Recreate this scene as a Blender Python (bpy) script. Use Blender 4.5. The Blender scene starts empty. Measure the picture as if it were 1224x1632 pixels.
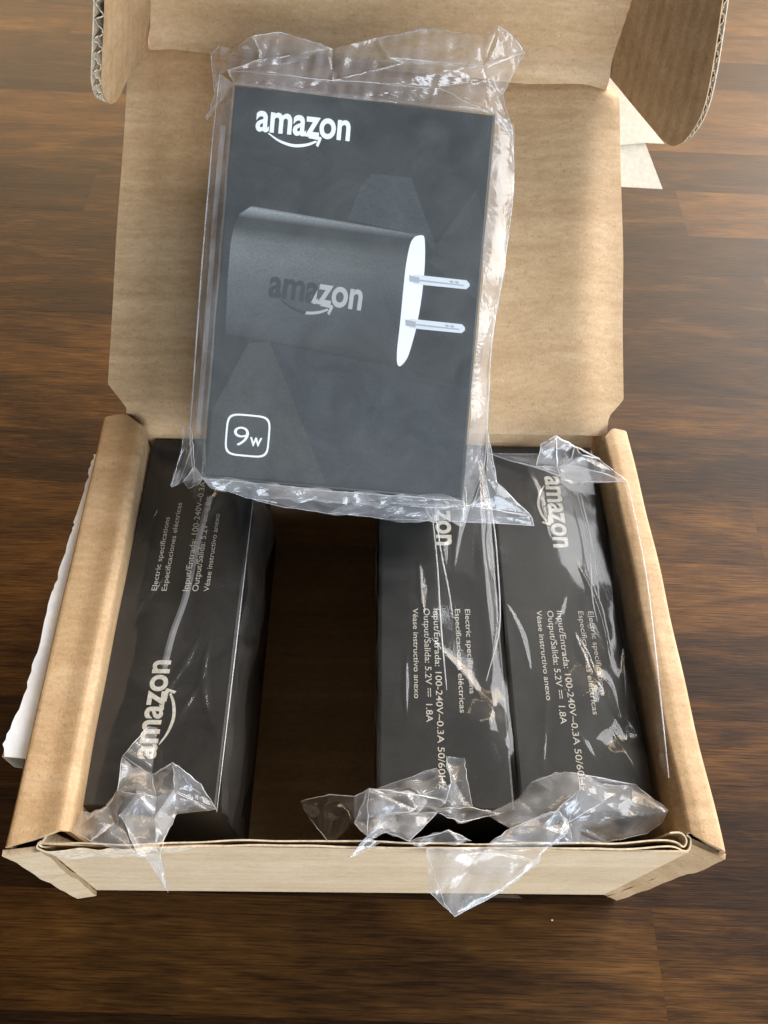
import bpy, bmesh, math, random
from mathutils import Vector as V3, Matrix

# ------------------------------------------------------------------ camera, world, lamps
scene = bpy.context.scene
col = scene.collection
PITCH, YAW, ROLL = .993947, -.0417095, .0552907
CAM = V3((0.0, -.0287995, .243199)); FPX = 1233.43          # focal length in pixels of a 1224x1632 frame

def cam_axes():
    cp, sp = math.cos(PITCH), math.sin(PITCH)
    Z = Matrix.Rotation(YAW, 3, 'Z')
    f, r, u = Z @ V3((0, cp, -sp)), Z @ V3((1, 0, 0)), Z @ V3((0, sp, cp))
    c, s = math.cos(ROLL), math.sin(ROLL)
    return c*r + s*u, c*u - s*r, f
AX_R, AX_U, AX_F = cam_axes()
cam_data = bpy.data.cameras.new('camera')
cam_data.sensor_fit = 'VERTICAL'; cam_data.sensor_height = 24; cam_data.lens = 24*FPX/1632
cam_data.clip_start = .005; cam_data.clip_end = 50
cam = bpy.data.objects.new('camera', cam_data); col.objects.link(cam)
M = Matrix((AX_R, AX_U, -AX_F)).transposed().to_4x4(); M.translation = CAM
cam.matrix_world = M
scene.camera = cam

world = bpy.data.worlds.new('World'); scene.world = world; world.use_nodes = True
bg = world.node_tree.nodes['Background']
bg.inputs[0].default_value = (1.0, .84, .66, 1); bg.inputs[1].default_value = .016

def area(name, loc, target, sx, sy, power, color):
    d = bpy.data.lights.new(name, 'AREA'); d.shape = 'RECTANGLE'; d.size = sx; d.size_y = sy
    d.energy = power; d.color = color
    o = bpy.data.objects.new(name, d); col.objects.link(o)
    o.location = loc
    o.rotation_euler = (V3(target)-V3(loc)).to_track_quat('-Z', 'Y').to_euler()
    return o
area('right_window_light', (.85, .55, .62), (0, .10, .06), 1.3, 1.0, 35, (.96, .975, 1))
area('back_window_light', (.15, 1.20, .58), (.05, .35, 0), 2.2, .7, 34, (1, .74, .46))
area('front_window_light', (.62, -1.50, .40), (0, .05, .05), 1.5, .8, 50, (.80, .89, 1))

scene.view_settings.view_transform = 'Standard'; scene.view_settings.look = 'None'
scene.view_settings.exposure = 0.27; scene.view_settings.gamma = 1
cy = scene.cycles
cy.transparent_max_bounces = 32; cy.max_bounces = 10; cy.caustics_reflective = False
try:
    cy.use_denoising = True
except Exception:
    pass

# ------------------------------------------------------------------ helpers
def ray(px, py):
    return AX_F + (px-612)/FPX*AX_R - (py-816)/FPX*AX_U
def on(px, py, p0, n):
    d = ray(px, py); return CAM + d*((V3(p0)-CAM).dot(n)/d.dot(n))
def at(px, py, z):
    d = ray(px, py); return CAM + d*((z-CAM.z)/d.z)

class MB:
    def __init__(s): s.v = []; s.f = []; s.m = []
    def add(s, vs, fs, mi=0):
        o = len(s.v); s.v += [V3(p) for p in vs]
        s.f += [tuple(i+o for i in f) for f in fs]; s.m += [mi]*len(fs)
    def build(s, name, mats, parent=None, smooth=False):
        me = bpy.data.meshes.new(name); me.from_pydata([tuple(p) for p in s.v], [], s.f)
        for m in (mats if isinstance(mats, (list, tuple)) else [mats]): me.materials.append(m)
        me.polygons.foreach_set('material_index', s.m)
        if smooth: me.polygons.foreach_set('use_smooth', [True]*len(s.f))
        me.update()
        o = bpy.data.objects.new(name, me); col.objects.link(o)
        if parent: o.parent = parent
        return o
def empty(name, loc=(0, 0, 0)):
    o = bpy.data.objects.new(name, None); col.objects.link(o); o.location = loc; o.empty_display_size = .01
    return o
def tag(o, label=None, cat=None, group=None, kind=None):
    for k, v in (('label', label), ('category', cat), ('group', group), ('kind', kind)):
        if v: o[k] = v
def clean(o, sharp=40, smooth=True):
    bm = bmesh.new(); bm.from_mesh(o.data)
    bmesh.ops.remove_doubles(bm, verts=bm.verts, dist=1e-6)
    bmesh.ops.recalc_face_normals(bm, faces=bm.faces)
    a = math.radians(sharp)
    for f in bm.faces: f.smooth = smooth
    for e in bm.edges:
        if len(e.link_faces) == 2 and e.calc_face_angle(0) > a: e.smooth = False
    bm.to_mesh(o.data); bm.free()
    return o

def tri(x): x = x - math.floor(x); return 4*abs(x-.5)-1
def make_crump(seed, waves=((.020, .0005), (.011, .00028), (.006, .00012)), per=3):
    r = random.Random(seed); W = []
    for lam, a in waves:
        for _ in range(per):
            n = V3((r.gauss(0, 1), r.gauss(0, 1), r.gauss(0, 1))).normalized()
            W.append((n/(lam*r.uniform(.7, 1.4)), r.random(), a*r.uniform(.6, 1.3)/per*1.6))
    return lambda p: sum(a*tri(n.dot(p)+ph) for n, ph, a in W)
def make_wave(seed, lam=.02, amp=.001, n=5):
    r = random.Random(seed)
    W = [(V3((r.gauss(0, 1), r.gauss(0, 1), r.gauss(0, 1))).normalized()*(2*math.pi/(lam*r.uniform(.7, 1.5))), r.uniform(0, 6.3), amp/n*r.uniform(.6, 1.4)) for _ in range(n)]
    return lambda p: sum(a*math.sin(k.dot(p)+ph) for k, ph, a in W)

def sheet(mb, fn, nu, nv, t=0, mi=0, disp=None):
    """grid fn(a,b) for a,b in 0..1; t>0 gives it thickness behind its normal"""
    P = [[V3(fn(i/nu, j/nv)) for i in range(nu+1)] for j in range(nv+1)]
    N = [[None]*(nu+1) for _ in range(nv+1)]
    for j in range(nv+1):
        for i in range(nu+1):
            du = P[j][min(i+1, nu)]-P[j][max(i-1, 0)]; dv = P[min(j+1, nv)][i]-P[max(j-1, 0)][i]
            c = du.cross(dv); N[j][i] = c.normalized() if c.length > 1e-14 else V3((0, 0, 1))
    if disp:
        P = [[P[j][i]+N[j][i]*disp(P[j][i]) for i in range(nu+1)] for j in range(nv+1)]
    w = nu+1
    vs = [p for row in P for p in row]
    fs = [(j*w+i, j*w+i+1, (j+1)*w+i+1, (j+1)*w+i) for j in range(nv) for i in range(nu)]
    if t:
        k = len(vs); vs += [P[j][i]-N[j][i]*t for j in range(nv+1) for i in range(nu+1)]
        fs += [tuple(k+q for q in reversed(f)) for f in list(fs)]
        for i in range(nu):
            fs += [(i+1, i, k+i, k+i+1), (nv*w+i, nv*w+i+1, k+nv*w+i+1, k+nv*w+i)]
        for j in range(nv):
            fs += [(j*w, (j+1)*w, k+(j+1)*w, k+j*w), ((j+1)*w+nu, j*w+nu, k+j*w+nu, k+(j+1)*w+nu)]
    mb.add(vs, fs, mi)
def lerp(a, b, t): return a+(b-a)*t
def poly_at(pts, t):
    """point on a polyline list of (t, value...)"""
    for q0, q1 in zip(pts, pts[1:]):
        if t <= q1[0]:
            k = (t-q0[0])/max(1e-9, q1[0]-q0[0]); return [lerp(a, b, k) for a, b in zip(q0[1:], q1[1:])]
    return list(pts[-1][1:])
def prism(mb, pts, off, mi=0):
    n = len(pts); a = [V3(p) for p in pts]; b = [p+off for p in a]
    mb.add(a+b, [tuple(range(n)), tuple(reversed(range(n, 2*n)))]+[(i, i+n, (i+1) % n+n, (i+1) % n) for i in range(n)], mi)
def smooth_line(pts, n=4):
    """Catmull-Rom through points"""
    P = [V3(p) for p in pts]; P = [2*P[0]-P[1]]+P+[2*P[-1]-P[-2]]; out = []
    for i in range(1, len(P)-2):
        for k in range(n):
            t = k/n; a, b, c, d = P[i-1:i+3]
            out.append(.5*((2*b)+(c-a)*t+(2*a-5*b+4*c-d)*t*t+(3*b-a-3*c+d)*t**3))
    out.append(P[-2]); return out
def tube(mb, pts, r, mi=0, n=5, taper=True):
    pts = [V3(p) for p in pts]; m = len(pts); vs = []; fs = []
    for i, p in enumerate(pts):
        d = (pts[min(i+1, m-1)]-pts[max(i-1, 0)])
        d = d.normalized() if d.length > 1e-9 else V3((1, 0, 0))
        s = d.orthogonal().normalized(); u = d.cross(s)
        k = r*(1 if not taper else .35+.65*math.sin(math.pi*min(1, max(0, i/(m-1))))**.6)
        vs += [p+(s*math.cos(2*math.pi*q/n)+u*math.sin(2*math.pi*q/n))*k for q in range(n)]
    for i in range(m-1):
        fs += [(i*n+q, i*n+(q+1) % n, (i+1)*n+(q+1) % n, (i+1)*n+q) for q in range(n)]
    mb.add(vs, fs, mi)

def bump(x, y, cx, cy, rx, ry, ang=0):
    c, s = math.cos(ang), math.sin(ang); dx, dy = x-cx, y-cy
    u, v = (dx*c+dy*s)/rx, (-dx*s+dy*c)/ry
    return math.exp(-(u*u+v*v))

# ------------------------------------------------------------------ materials
def mat(name):
    m = bpy.data.materials.new(name); m.use_nodes = True; nt = m.node_tree
    for n in list(nt.nodes): nt.nodes.remove(n)
    out = nt.nodes.new('ShaderNodeOutputMaterial')
    return m, nt, out
def node(nt, typ, inp=None, **kw):
    n = nt.nodes.new(typ)
    for k, v in kw.items(): setattr(n, k, v)
    for k, v in (inp or {}).items():
        s = n.inputs[k]
        if isinstance(v, bpy.types.NodeSocket): nt.links.new(v, s)
        else: s.default_value = v
    return n
def ramp(nt, fac, stops, interp='LINEAR'):
    n = nt.nodes.new('ShaderNodeValToRGB'); n.color_ramp.interpolation = interp
    e = n.color_ramp.elements
    while len(e) < len(stops): e.new(.5)
    for k, (p, c) in enumerate(stops):
        e[k].position = p; e[k].color = (*c, 1) if len(c) == 3 else c
    nt.links.new(fac, n.inputs[0]); return n.outputs[0]
def mixc(nt, fac, a, b, mode='MIX'):
    n = nt.nodes.new('ShaderNodeMix'); n.data_type = 'RGBA'; n.blend_type = mode
    for s, v in ((n.inputs[0], fac), (n.inputs[6], a), (n.inputs[7], b)):
        if isinstance(v, bpy.types.NodeSocket): nt.links.new(v, s)
        else: s.default_value = v if not isinstance(v, tuple) or len(v) == 4 else (*v, 1)
    return n.outputs[2]
def maths(nt, op, a, b=0.0, c=0.0):
    n = nt.nodes.new('ShaderNodeMath'); n.operation = op
    for s, v in zip(n.inputs, (a, b, c)):
        if isinstance(v, bpy.types.NodeSocket): nt.links.new(v, s)
        else: s.default_value = v
    return n.outputs[0]
def coords(nt, scale, obj=True):
    tc = node(nt, 'ShaderNodeTexCoord')
    mp = node(nt, 'ShaderNodeMapping', {'Vector': tc.outputs['Object'], 'Scale': scale})
    return mp.outputs[0]

def kraft(name, base, pale, flute=.25):
    m, nt, out = mat(name)
    c = coords(nt, (1, 1, 1))
    speck = node(nt, 'ShaderNodeTexNoise', {'Vector': c, 'Scale': 1500, 'Detail': 3, 'Roughness': .7}).outputs[0]
    fib = node(nt, 'ShaderNodeTexNoise', {'Vector': coords(nt, (300, 900, 900)), 'Scale': 1, 'Detail': 4}).outputs[0]
    mott = node(nt, 'ShaderNodeTexNoise', {'Vector': c, 'Scale': 45, 'Detail': 4, 'Roughness': .6}).outputs[0]
    bar = node(nt, 'ShaderNodeTexNoise', {'Vector': coords(nt, (8, 170, 170)), 'Scale': 1, 'Detail': 2}).outputs[0]
    k = maths(nt, 'ADD', maths(nt, 'MULTIPLY', speck, .35), maths(nt, 'MULTIPLY', fib, .30))
    k = maths(nt, 'ADD', k, maths(nt, 'MULTIPLY', mott, .30))
    k = maths(nt, 'ADD', k, maths(nt, 'MULTIPLY', bar, .35))
    colr = ramp(nt, k, [(.42, tuple(x*.72 for x in base)), (.62, base), (.84, pale)])
    dark = ramp(nt, node(nt, 'ShaderNodeTexNoise', {'Vector': c, 'Scale': 900, 'Detail': 1}).outputs[0], [(.26, (.62, .55, .5)), (.34, (1, 1, 1))])
    colr = mixc(nt, .45, colr, dark, 'MULTIPLY')
    ys = node(nt, 'ShaderNodeSeparateXYZ', {0: c}).outputs[1]
    sn = maths(nt, 'SINE', maths(nt, 'MULTIPLY_ADD', ys, 2*math.pi/.0037, maths(nt, 'MULTIPLY', mott, 5.0)))
    hgt = maths(nt, 'ADD', maths(nt, 'MULTIPLY', speck, .5), maths(nt, 'MULTIPLY', bar, flute*6))
    hgt = maths(nt, 'ADD', hgt, maths(nt, 'MULTIPLY', sn, flute*.60))
    bp = node(nt, 'ShaderNodeBump', {'Height': hgt, 'Strength': .32, 'Distance': .0006})
    p = node(nt, 'ShaderNodeBsdfPrincipled', {'Base Color': colr, 'Roughness': .66, 'Normal': bp.outputs[0], 'Specular IOR Level': .42})
    nt.links.new(p.outputs[0], out.inputs[0]); return m
KRAFT = kraft('kraft_cardboard', (.395, .254, .130), (.51, .36, .21))
KRAFT_LIT = kraft('kraft_lit', (.475, .345, .21), (.575, .45, .30))  # same board as KRAFT, paler: stronger light painted into its colour
def plain(name, colr, rough=.6, spec=.4, noise=0, scale=800):
    m, nt, out = mat(name)
    c = colr if len(colr) == 4 else (*colr, 1)
    if noise:
        n = node(nt, 'ShaderNodeTexNoise', {'Vector': coords(nt, (1, 1, 1)), 'Scale': scale, 'Detail': 4}).outputs[0]
        c = ramp(nt, n, [(.3, tuple(x*(1-noise) for x in colr[:3])), (.7, tuple(min(1, x*(1+noise)) for x in colr[:3]))])
    p = node(nt, 'ShaderNodeBsdfPrincipled', {'Base Color': c, 'Roughness': rough, 'Specular IOR Level': spec})
    nt.links.new(p.outputs[0], out.inputs[0]); return m
LINER = plain('torn_liner_edge', (.52, .42, .30), .85, .2, .25, 900)
FLUTE = plain('flute_paper', (.36, .27, .17), .85, .2, .3, 900)
HOLLOW_SHADE = plain('hollow_shade', (.06, .045, .03), .9, .1)  # near-black colour for the shade inside the hollow board
LABEL = plain('label_paper', (.76, .77, .79), .6, .3, .06, 500)
LABEL_BACK = plain('label_backing', (.56, .49, .385), .7, .3, .10, 700)
BOX = plain('charger_box_card', (.0085, .0092, .0100), .45, .45, .35, 1600)
BOX_B = plain('charger_box_facet', (.021, .0215, .0225), .45, .45, .30, 1600)
BOX_C = plain('charger_box_facet_pale', (.031, .0295, .029), .45, .45, .25, 1600)
INK = plain('white_ink', (.84, .85, .87), .5, .3)
INK_GREY = plain('silver_ink', (.50, .48, .43), .5, .3, .2, 1500)
PRONG = plain('prong_ink', (.62, .65, .69), .5, .3)
PRONG_D = plain('prong_shade_ink', (.34, .36, .39), .5, .3)
CAPINK = plain('plug_end_ink', (.80, .83, .88), .5, .3, .03, 200)

def film(name, haze, gloss=1.0, rough=.06, tint=(.97, .97, .97), milk=(.90, .91, .93), mot=.55, wrk=.22):
    m, nt, out = mat(name)
    lw = node(nt, 'ShaderNodeLayerWeight', {'Blend': .5})
    f = maths(nt, 'POWER', lw.outputs['Facing'], 4.0)
    refl = maths(nt, 'MULTIPLY_ADD', f, .70*gloss, .062*gloss)
    nz = node(nt, 'ShaderNodeTexNoise', {'Vector': coords(nt, (1, 1, 1)), 'Scale': 160, 'Detail': 4}).outputs[0]
    wr = node(nt, 'ShaderNodeTexNoise', {'Vector': coords(nt, (1, 1, 1)), 'Scale': 75, 'Detail': 3, 'Roughness': .55, 'Distortion': 1.6}).outputs[0]
    wr = maths(nt, 'ABSOLUTE', maths(nt, 'SUBTRACT', wr, .5))
    wr2 = node(nt, 'ShaderNodeTexNoise', {'Vector': coords(nt, (1.3, .8, 1)), 'Scale': 190, 'Detail': 2, 'Distortion': 1.0}).outputs[0]
    wr2 = maths(nt, 'ABSOLUTE', maths(nt, 'SUBTRACT', wr2, .5))
    hh = maths(nt, 'ADD', maths(nt, 'MULTIPLY', wr, 1.6), maths(nt, 'MULTIPLY', wr2, .5))
    bp = node(nt, 'ShaderNodeBump', {'Height': hh, 'Strength': wrk, 'Distance': .0022})
    tr = node(nt, 'ShaderNodeBsdfTransparent', {'Color': (*tint, 1)})
    gl = node(nt, 'ShaderNodeBsdfGlossy', {'Color': (1, 1, 1, 1), 'Roughness': rough, 'Normal': bp.outputs[0]})
    df = node(nt, 'ShaderNodeBsdfDiffuse', {'Color': (*milk, 1)})
    tl = node(nt, 'ShaderNodeBsdfTranslucent', {'Color': (*milk, 1)})
    dd = node(nt, 'ShaderNodeMixShader', {0: .45, 1: df.outputs[0], 2: tl.outputs[0]})
    lo = node(nt, 'ShaderNodeTexNoise', {'Vector': coords(nt, (1, 1, 1)), 'Scale': 70, 'Detail': 5, 'Roughness': .65, 'Distortion': 1.2}).outputs[0]
    lo = node(nt, 'ShaderNodeMapRange', {'Value': lo, 'From Min': .3, 'From Max': .7, 'To Min': 1-mot, 'To Max': 1+mot}).outputs[0]
    hz = maths(nt, 'MULTIPLY', lo, haze)
    a = node(nt, 'ShaderNodeMixShader', {0: hz, 1: tr.outputs[0], 2: dd.outputs[0]})
    b = node(nt, 'ShaderNodeMixShader', {0: refl, 1: a.outputs[0], 2: gl.outputs[0]})
    nt.links.new(b.outputs[0], out.inputs[0]); return m
FILM = [film('clear_film', .026, .50, .13, (.97, .965, .95), (.95, .88, .78), .6, .035), film('hazy_film', .19, .70, .22), film('film_crease', .38, 1.3, .18)]  # clear film's warm haze stands in for reflections of the brown room
FILM_TOP = [film('reflection_veil_film', .100, .8, .14, (.97, .97, .97), (.86, .93, .93), .22, .22)]+FILM[1:]  # milky tint paints the pale reflection veil over the leaning box

# wood
def wood():
    m, nt, out = mat('dark_wood')
    tc = node(nt, 'ShaderNodeTexCoord'); oi = node(nt, 'ShaderNodeObjectInfo')
    off = node(nt, 'ShaderNodeCombineXYZ', {'X': maths(nt, 'MULTIPLY', oi.outputs['Random'], 7.0), 'Y': maths(nt, 'MULTIPLY', oi.outputs['Random'], 3.1), 'Z': 0.0})
    base = node(nt, 'ShaderNodeVectorMath', {0: tc.outputs['Object'], 1: off.outputs[0]}, operation='ADD').outputs[0]
    def nz(sc, det, ro=.6, dist=0):
        mp = node(nt, 'ShaderNodeMapping', {'Vector': base, 'Scale': sc})
        return node(nt, 'ShaderNodeTexNoise', {'Vector': mp.outputs[0], 'Scale': 1, 'Detail': det, 'Roughness': ro, 'Distortion': dist}).outputs[0]
    grain = nz((60, 640, 50), 6, .72, .6); band = nz((14, 70, 20), 5, .6, 1.0); pore = nz((70, 2300, 60), 3, .6); blot = nz((30, 60, 20), 4, .6, .8)
    k = maths(nt, 'ADD', maths(nt, 'MULTIPLY', grain, .42), maths(nt, 'MULTIPLY', band, .55))
    k = maths(nt, 'ADD', k, maths(nt, 'MULTIPLY', maths(nt, 'SUBTRACT', oi.outputs['Random'], .5), .19))
    c = ramp(nt, k, [(.30, (.0075, .0033, .0013)), (.46, (.027, .0116, .0031)), (.58, (.064, .0282, .0068)), (.74, (.116, .0545, .0135))])
    pr = ramp(nt, pore, [(.36, (.45, .40, .36)), (.50, (1, 1, 1)), (.66, (1.25, 1.22, 1.18))])
    c = mixc(nt, .85, c, pr, 'MULTIPLY')
    bl = ramp(nt, blot, [(.30, (.45, .40, .38)), (.55, (1, 1, 1))])
    c = mixc(nt, .45, c, bl, 'MULTIPLY')
    rr = maths(nt, 'MULTIPLY_ADD', grain, .18, .40)
    h = maths(nt, 'ADD', maths(nt, 'MULTIPLY', grain, .6), maths(nt, 'MULTIPLY', pore, .5))
    bp = node(nt, 'ShaderNodeBump', {'Height': h, 'Strength': .22, 'Distance': .0008})
    p = node(nt, 'ShaderNodeBsdfPrincipled', {'Base Color': c, 'Roughness': rr, 'Normal': bp.outputs[0], 'Specular IOR Level': .12})
    nt.links.new(p.outputs[0], out.inputs[0]); return m
WOOD = wood()

# ------------------------------------------------------------------ table of staves
table = empty('wooden_table', (0, .2, 0))
tag(table, 'dark brown wooden table top of long narrow staves under the open cardboard box', 'table')
rt = random.Random(11)
YS = [-.16, -.125, -.092, -.062, -.030, -.001, .026, .054, .084, .112, .138, .163, .1935, .2285, .2715, .300, .3365, .372, .405, .438, .47, .505, .54, .58, .62, .66, .70]
protos = {}
def stave_mesh(L, Wd):
    k = (round(L, 3), round(Wd, 5))
    if k in protos: return protos[k]
    a, b, c, z1 = L/2-.000002, Wd/2-.000002, .000012, -.018
    vs = []
    for (x, y, z) in ((a, b, z1), (a, b, -c*.5), (a-c*.6, b-c*.6, 0)):
        vs += [(-x, -y, z), (x, -y, z), (x, y, z), (-x, y, z)]
    fs = [(8, 9, 10, 11)]
    for l in (0, 4): fs += [(l+i, l+(i+1) % 4, l+4+(i+1) % 4, l+4+i) for i in range(4)]
    me = bpy.data.meshes.new('stave'); me.from_pydata(vs, [], fs); me.materials.append(WOOD); me.update()
    protos[k] = me; return me
tabrot = Matrix.Rotation(math.radians(-1.2), 4, 'Z')
for y0, y1 in zip(YS, YS[1:]):
    x = -.62 - rt.random()*.2
    while x < .62:
        L = rt.choice((.22, .30, .37, .45))
        o = bpy.data.objects.new('stave', stave_mesh(L, y1-y0)); col.objects.link(o); o.parent = table
        o.matrix_local = tabrot @ Matrix.Translation((x+L/2, (y0+y1)/2-.2, rt.uniform(-.00003, 0)))
        x += L
mb = MB(); prism(mb, [(-.75, -.18, -.018), (.75, -.18, -.018), (.75, .72, -.018), (-.75, .72, -.018)], V3((0, 0, -.012)))
for q in range(len(mb.v)): mb.v[q] = mb.v[q]-V3((0, .2, 0))
mb.build('under_board', WOOD, table)

# ------------------------------------------------------------------ shipping carton
carton = empty('cardboard_box', (0, .05, 0))
tag(carton, 'open brown corrugated shipping box with lid folded back and torn white labels on its sides', 'cardboard box')
def cpart(mb, name, mats, parent=None, smooth=False):
    o = mb.build(name, mats, None, smooth); o.parent = parent or carton
    o.matrix_parent_inverse = Matrix.Translation(-V3((0, .05, 0)))
    return o
H = .0703
mb = MB(); prism(mb, [(-.0765, .0004, .0006), (.0712, .0004, .0006), (.0712, .1136, .0006), (-.0765, .1136, .0006)], V3((0, 0, .0018)))
cpart(mb, 'base', KRAFT)

# side walls: rolled double walls, profile swept front to rear
def side_wall(front, rear, name):
    """front / rear: lists of (x, z) profile points outer-bottom to inner-bottom"""
    mb = MB(); n = len(front)
    def fn(a, b):
        i = min(n-2, int(a*(n-1))); k = a*(n-1)-i
        fx, fz = lerp(front[i][0], front[i+1][0], k), lerp(front[i][1], front[i+1][1], k)
        rx, rz = lerp(rear[i][0], rear[i+1][0], k), lerp(rear[i][1], rear[i+1][1], k)
        y0 = front[i][2]*(1-k)+front[i+1][2]*k; y1 = rear[i][2]*(1-k)+rear[i+1][2]*k
        w = .0003*math.sin(b*9+a*3)+.0002*math.sin(b*23)
        return V3((lerp(fx, rx, b)+w*(.4 if a > .1 else 0), lerp(y0, y1, b), lerp(fz, rz, b)+w*.5))
    sheet(mb, fn, (n-1)*3, 46, .0012)
    o = cpart(mb, name, KRAFT); return clean(o, 50)
def rounded(pts, r=.3, it=2):
    P = [V3(p) for p in pts]
    for _ in range(it):
        Q = [P[0]]
        for a, b in zip(P, P[1:]): Q += [a.lerp(b, .14), a.lerp(b, .86)]
        P = Q+[P[-1]]
    return P
def prof(pts): return [(p[0], p[2], p[1]) for p in rounded([(x, y, z) for x, y, z in pts], .3, 2)]
def P2(px, py, z): p = at(px, py, z); return p
lo_f, li_f = at(5, 1350, H), at(106, 1324, H+.0008)
lo_r, li_r = at(164, 662, H), at(232, 676, H+.0008)
side_wall(prof([(-.0775, -.0004, .0008), (-.0768, -.0005, .03), (lo_f.x-.0002, lo_f.y, .0690), (lo_f.x+.0008, lo_f.y, H+.0006), (lerp(lo_f.x, li_f.x, .5), lerp(lo_f.y, li_f.y, .5), H+.0004), (li_f.x-.0016, li_f.y, H+.0014), (li_f.x+.0004, li_f.y, H+.0002), (li_f.x-.0008, li_f.y+.0005, .062), (-.0636, .0045, .035), (-.0636, .0045, .0026)]),
          prof([(-.0772, .1135, .0008), (-.0768, .1135, .03), (lo_r.x, lo_r.y-.0015, .0690), (lo_r.x+.001, lo_r.y-.0008, H+.0006), (lerp(lo_r.x, li_r.x, .5), lo_r.y+.0008, H+.0004), (li_r.x-.0016, li_r.y, H+.0014), (li_r.x+.0004, li_r.y-.0008, H+.0002), (li_r.x-.0008, li_r.y-.0008, .062), (-.0640, .1125, .035), (-.0640, .1125, .0026)]), 'side_wall')
ro_f, ri_f = at(1158, 1357, H), at(1083, 1326, H+.0006)
ro_r, ri_r = at(1003, 688, H), at(953, 697, H+.0006)
side_wall(prof([(.0693, .0045, .0026), (.0693, .0045, .035), (.0685, ri_f.y, .060), (ri_f.x+.0003, ri_f.y, .0675), (ri_f.x+.0020, ri_f.y, H+.0004), (lerp(ri_f.x, ro_f.x, .5), lerp(ri_f.y, ro_f.y, .5), H+.0010), (ro_f.x-.0008, ro_f.y, H+.0006), (ro_f.x+.0002, ro_f.y, .0690), (.0735, -.0005, .03), (.0718, -.0004, .0008)]),
          prof([(.0683, .1125, .0026), (.0683, .1125, .035), (.0672, ri_r.y, .060), (ri_r.x+.0006, ri_r.y, .0675), (ri_r.x+.0022, ri_r.y+.0004, H+.0004), (lerp(ri_r.x, ro_r.x, .5), ro_r.y+.0006, H+.0010), (ro_r.x-.0008, ro_r.y, H+.0006), (ro_r.x, ro_r.y-.0008, .0690), (.0738, .1135, .03), (.0722, .1135, .0008)]), 'side_wall')

# bent front end of each side panel
def web(pts, name, m):
    mb = MB(); a, b, c, d = [V3(p) for p in pts]
    wv = make_wave(3, .02, .0006)
    sheet(mb, lambda u, v: a.lerp(b, u).lerp(d.lerp(c, u), v), 8, 14, .0012, disp=wv)
    o = cpart(mb, name, [m]); return clean(o, 50)
web([at(5, 1352, .0695), at(66, 1346, .0695), at(154, 1421, .001), at(124, 1427, .0006)], 'dust_flap', KRAFT_LIT)  # left end gets the paler kraft because it catches the light
web([at(1091, 1334, .0690), at(1157, 1361, .0690), at(984, 1430, .0006), at(960, 1419, .001)], 'dust_flap', KRAFT)  # right end keeps the darker kraft as its shaded tone
# front wall: two liners with the hollow board between
mb = MB()
wf = make_wave(5, .05, .0007)
fx0, fx1 = at(58, 1350, H).x, at(1096, 1352, H).x
def front(y0, zt, wob, thk, x0, x1, bx0, bx1, seed):
    wv = make_wave(seed, .035, wob)
    def fn(a, b):
        x = lerp(lerp(bx0, bx1, a), lerp(x0, x1, a), b)
        return V3((x, y0+wv(V3((x, 0, 0)))*b, lerp(.001, zt+.0004*math.sin(x*190+seed), b)))
    return fn
sheet(mb, front(.0002, H-.0004, .0003, 0, fx0, fx1, -.0745, .0700, 1), 60, 10, .0004)
o = cpart(mb, 'front_wall', KRAFT_LIT); clean(o, 50)
def liner(path, depth, back):
    pts = smooth_line([at(x, y, H+dz) for x, y, dz in path], 7); n = len(pts)-1
    wv = make_wave(int(path[0][0]), .012, .00025)
    def fn(a, b):
        k = a*n; i = min(n-1, int(k)); p = pts[i].lerp(pts[i+1], k-i)
        return p+V3((0, wv(p)+back*b, -depth*b))
    mb = MB(); sheet(mb, fn, n, 3, .0003); return clean(cpart(mb, 'inner_liner', LINER), 50)
liner([(66, 1340, 0), (60, 1349, 0), (66, 1353, 0), (78, 1356, 0), (105, 1354, 0), (131, 1351, 0), (157, 1354, 0), (175, 1351, 0), (200, 1353, 0), (260, 1349, 0), (400, 1346, 0), (560, 1348, 0), (700, 1350, 0), (920, 1351, 0), (973, 1352, 0), (1022, 1350, 0), (1069, 1347, 0), (1088, 1353, 0), (1097, 1352, 0), (1100, 1338, 0), (1094, 1331, 0)], .012, .0006)
liner([(78, 1325, 0), (70, 1340, 0), (64, 1347, 0), (75, 1349, -.0006), (91, 1344, -.0004), (114, 1343, 0), (142, 1343, 0), (220, 1344, 0), (320, 1341, 0), (460, 1338, 0), (620, 1341, 0), (760, 1343, 0), (920, 1342, 0), (988, 1342, 0), (1047, 1339, 0), (1067, 1339, 0), (1080, 1342, 0), (1090, 1348, 0), (1093, 1338, 0), (1085, 1328, 0), (1068, 1329, 0)], .030, .0012)
# rear wall
mb = MB()
def rear(a, b):
    x = lerp(-.0690, .0692, a); return V3((x, .1138-.0006*math.sin(b*3.1)+.0022*max(0, b-.86)/.14, lerp(.002, H+.0005, b)))
sheet(mb, rear, 30, 24, .0016); o = cpart(mb, 'rear_wall', KRAFT); clean(o, 50)

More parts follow.
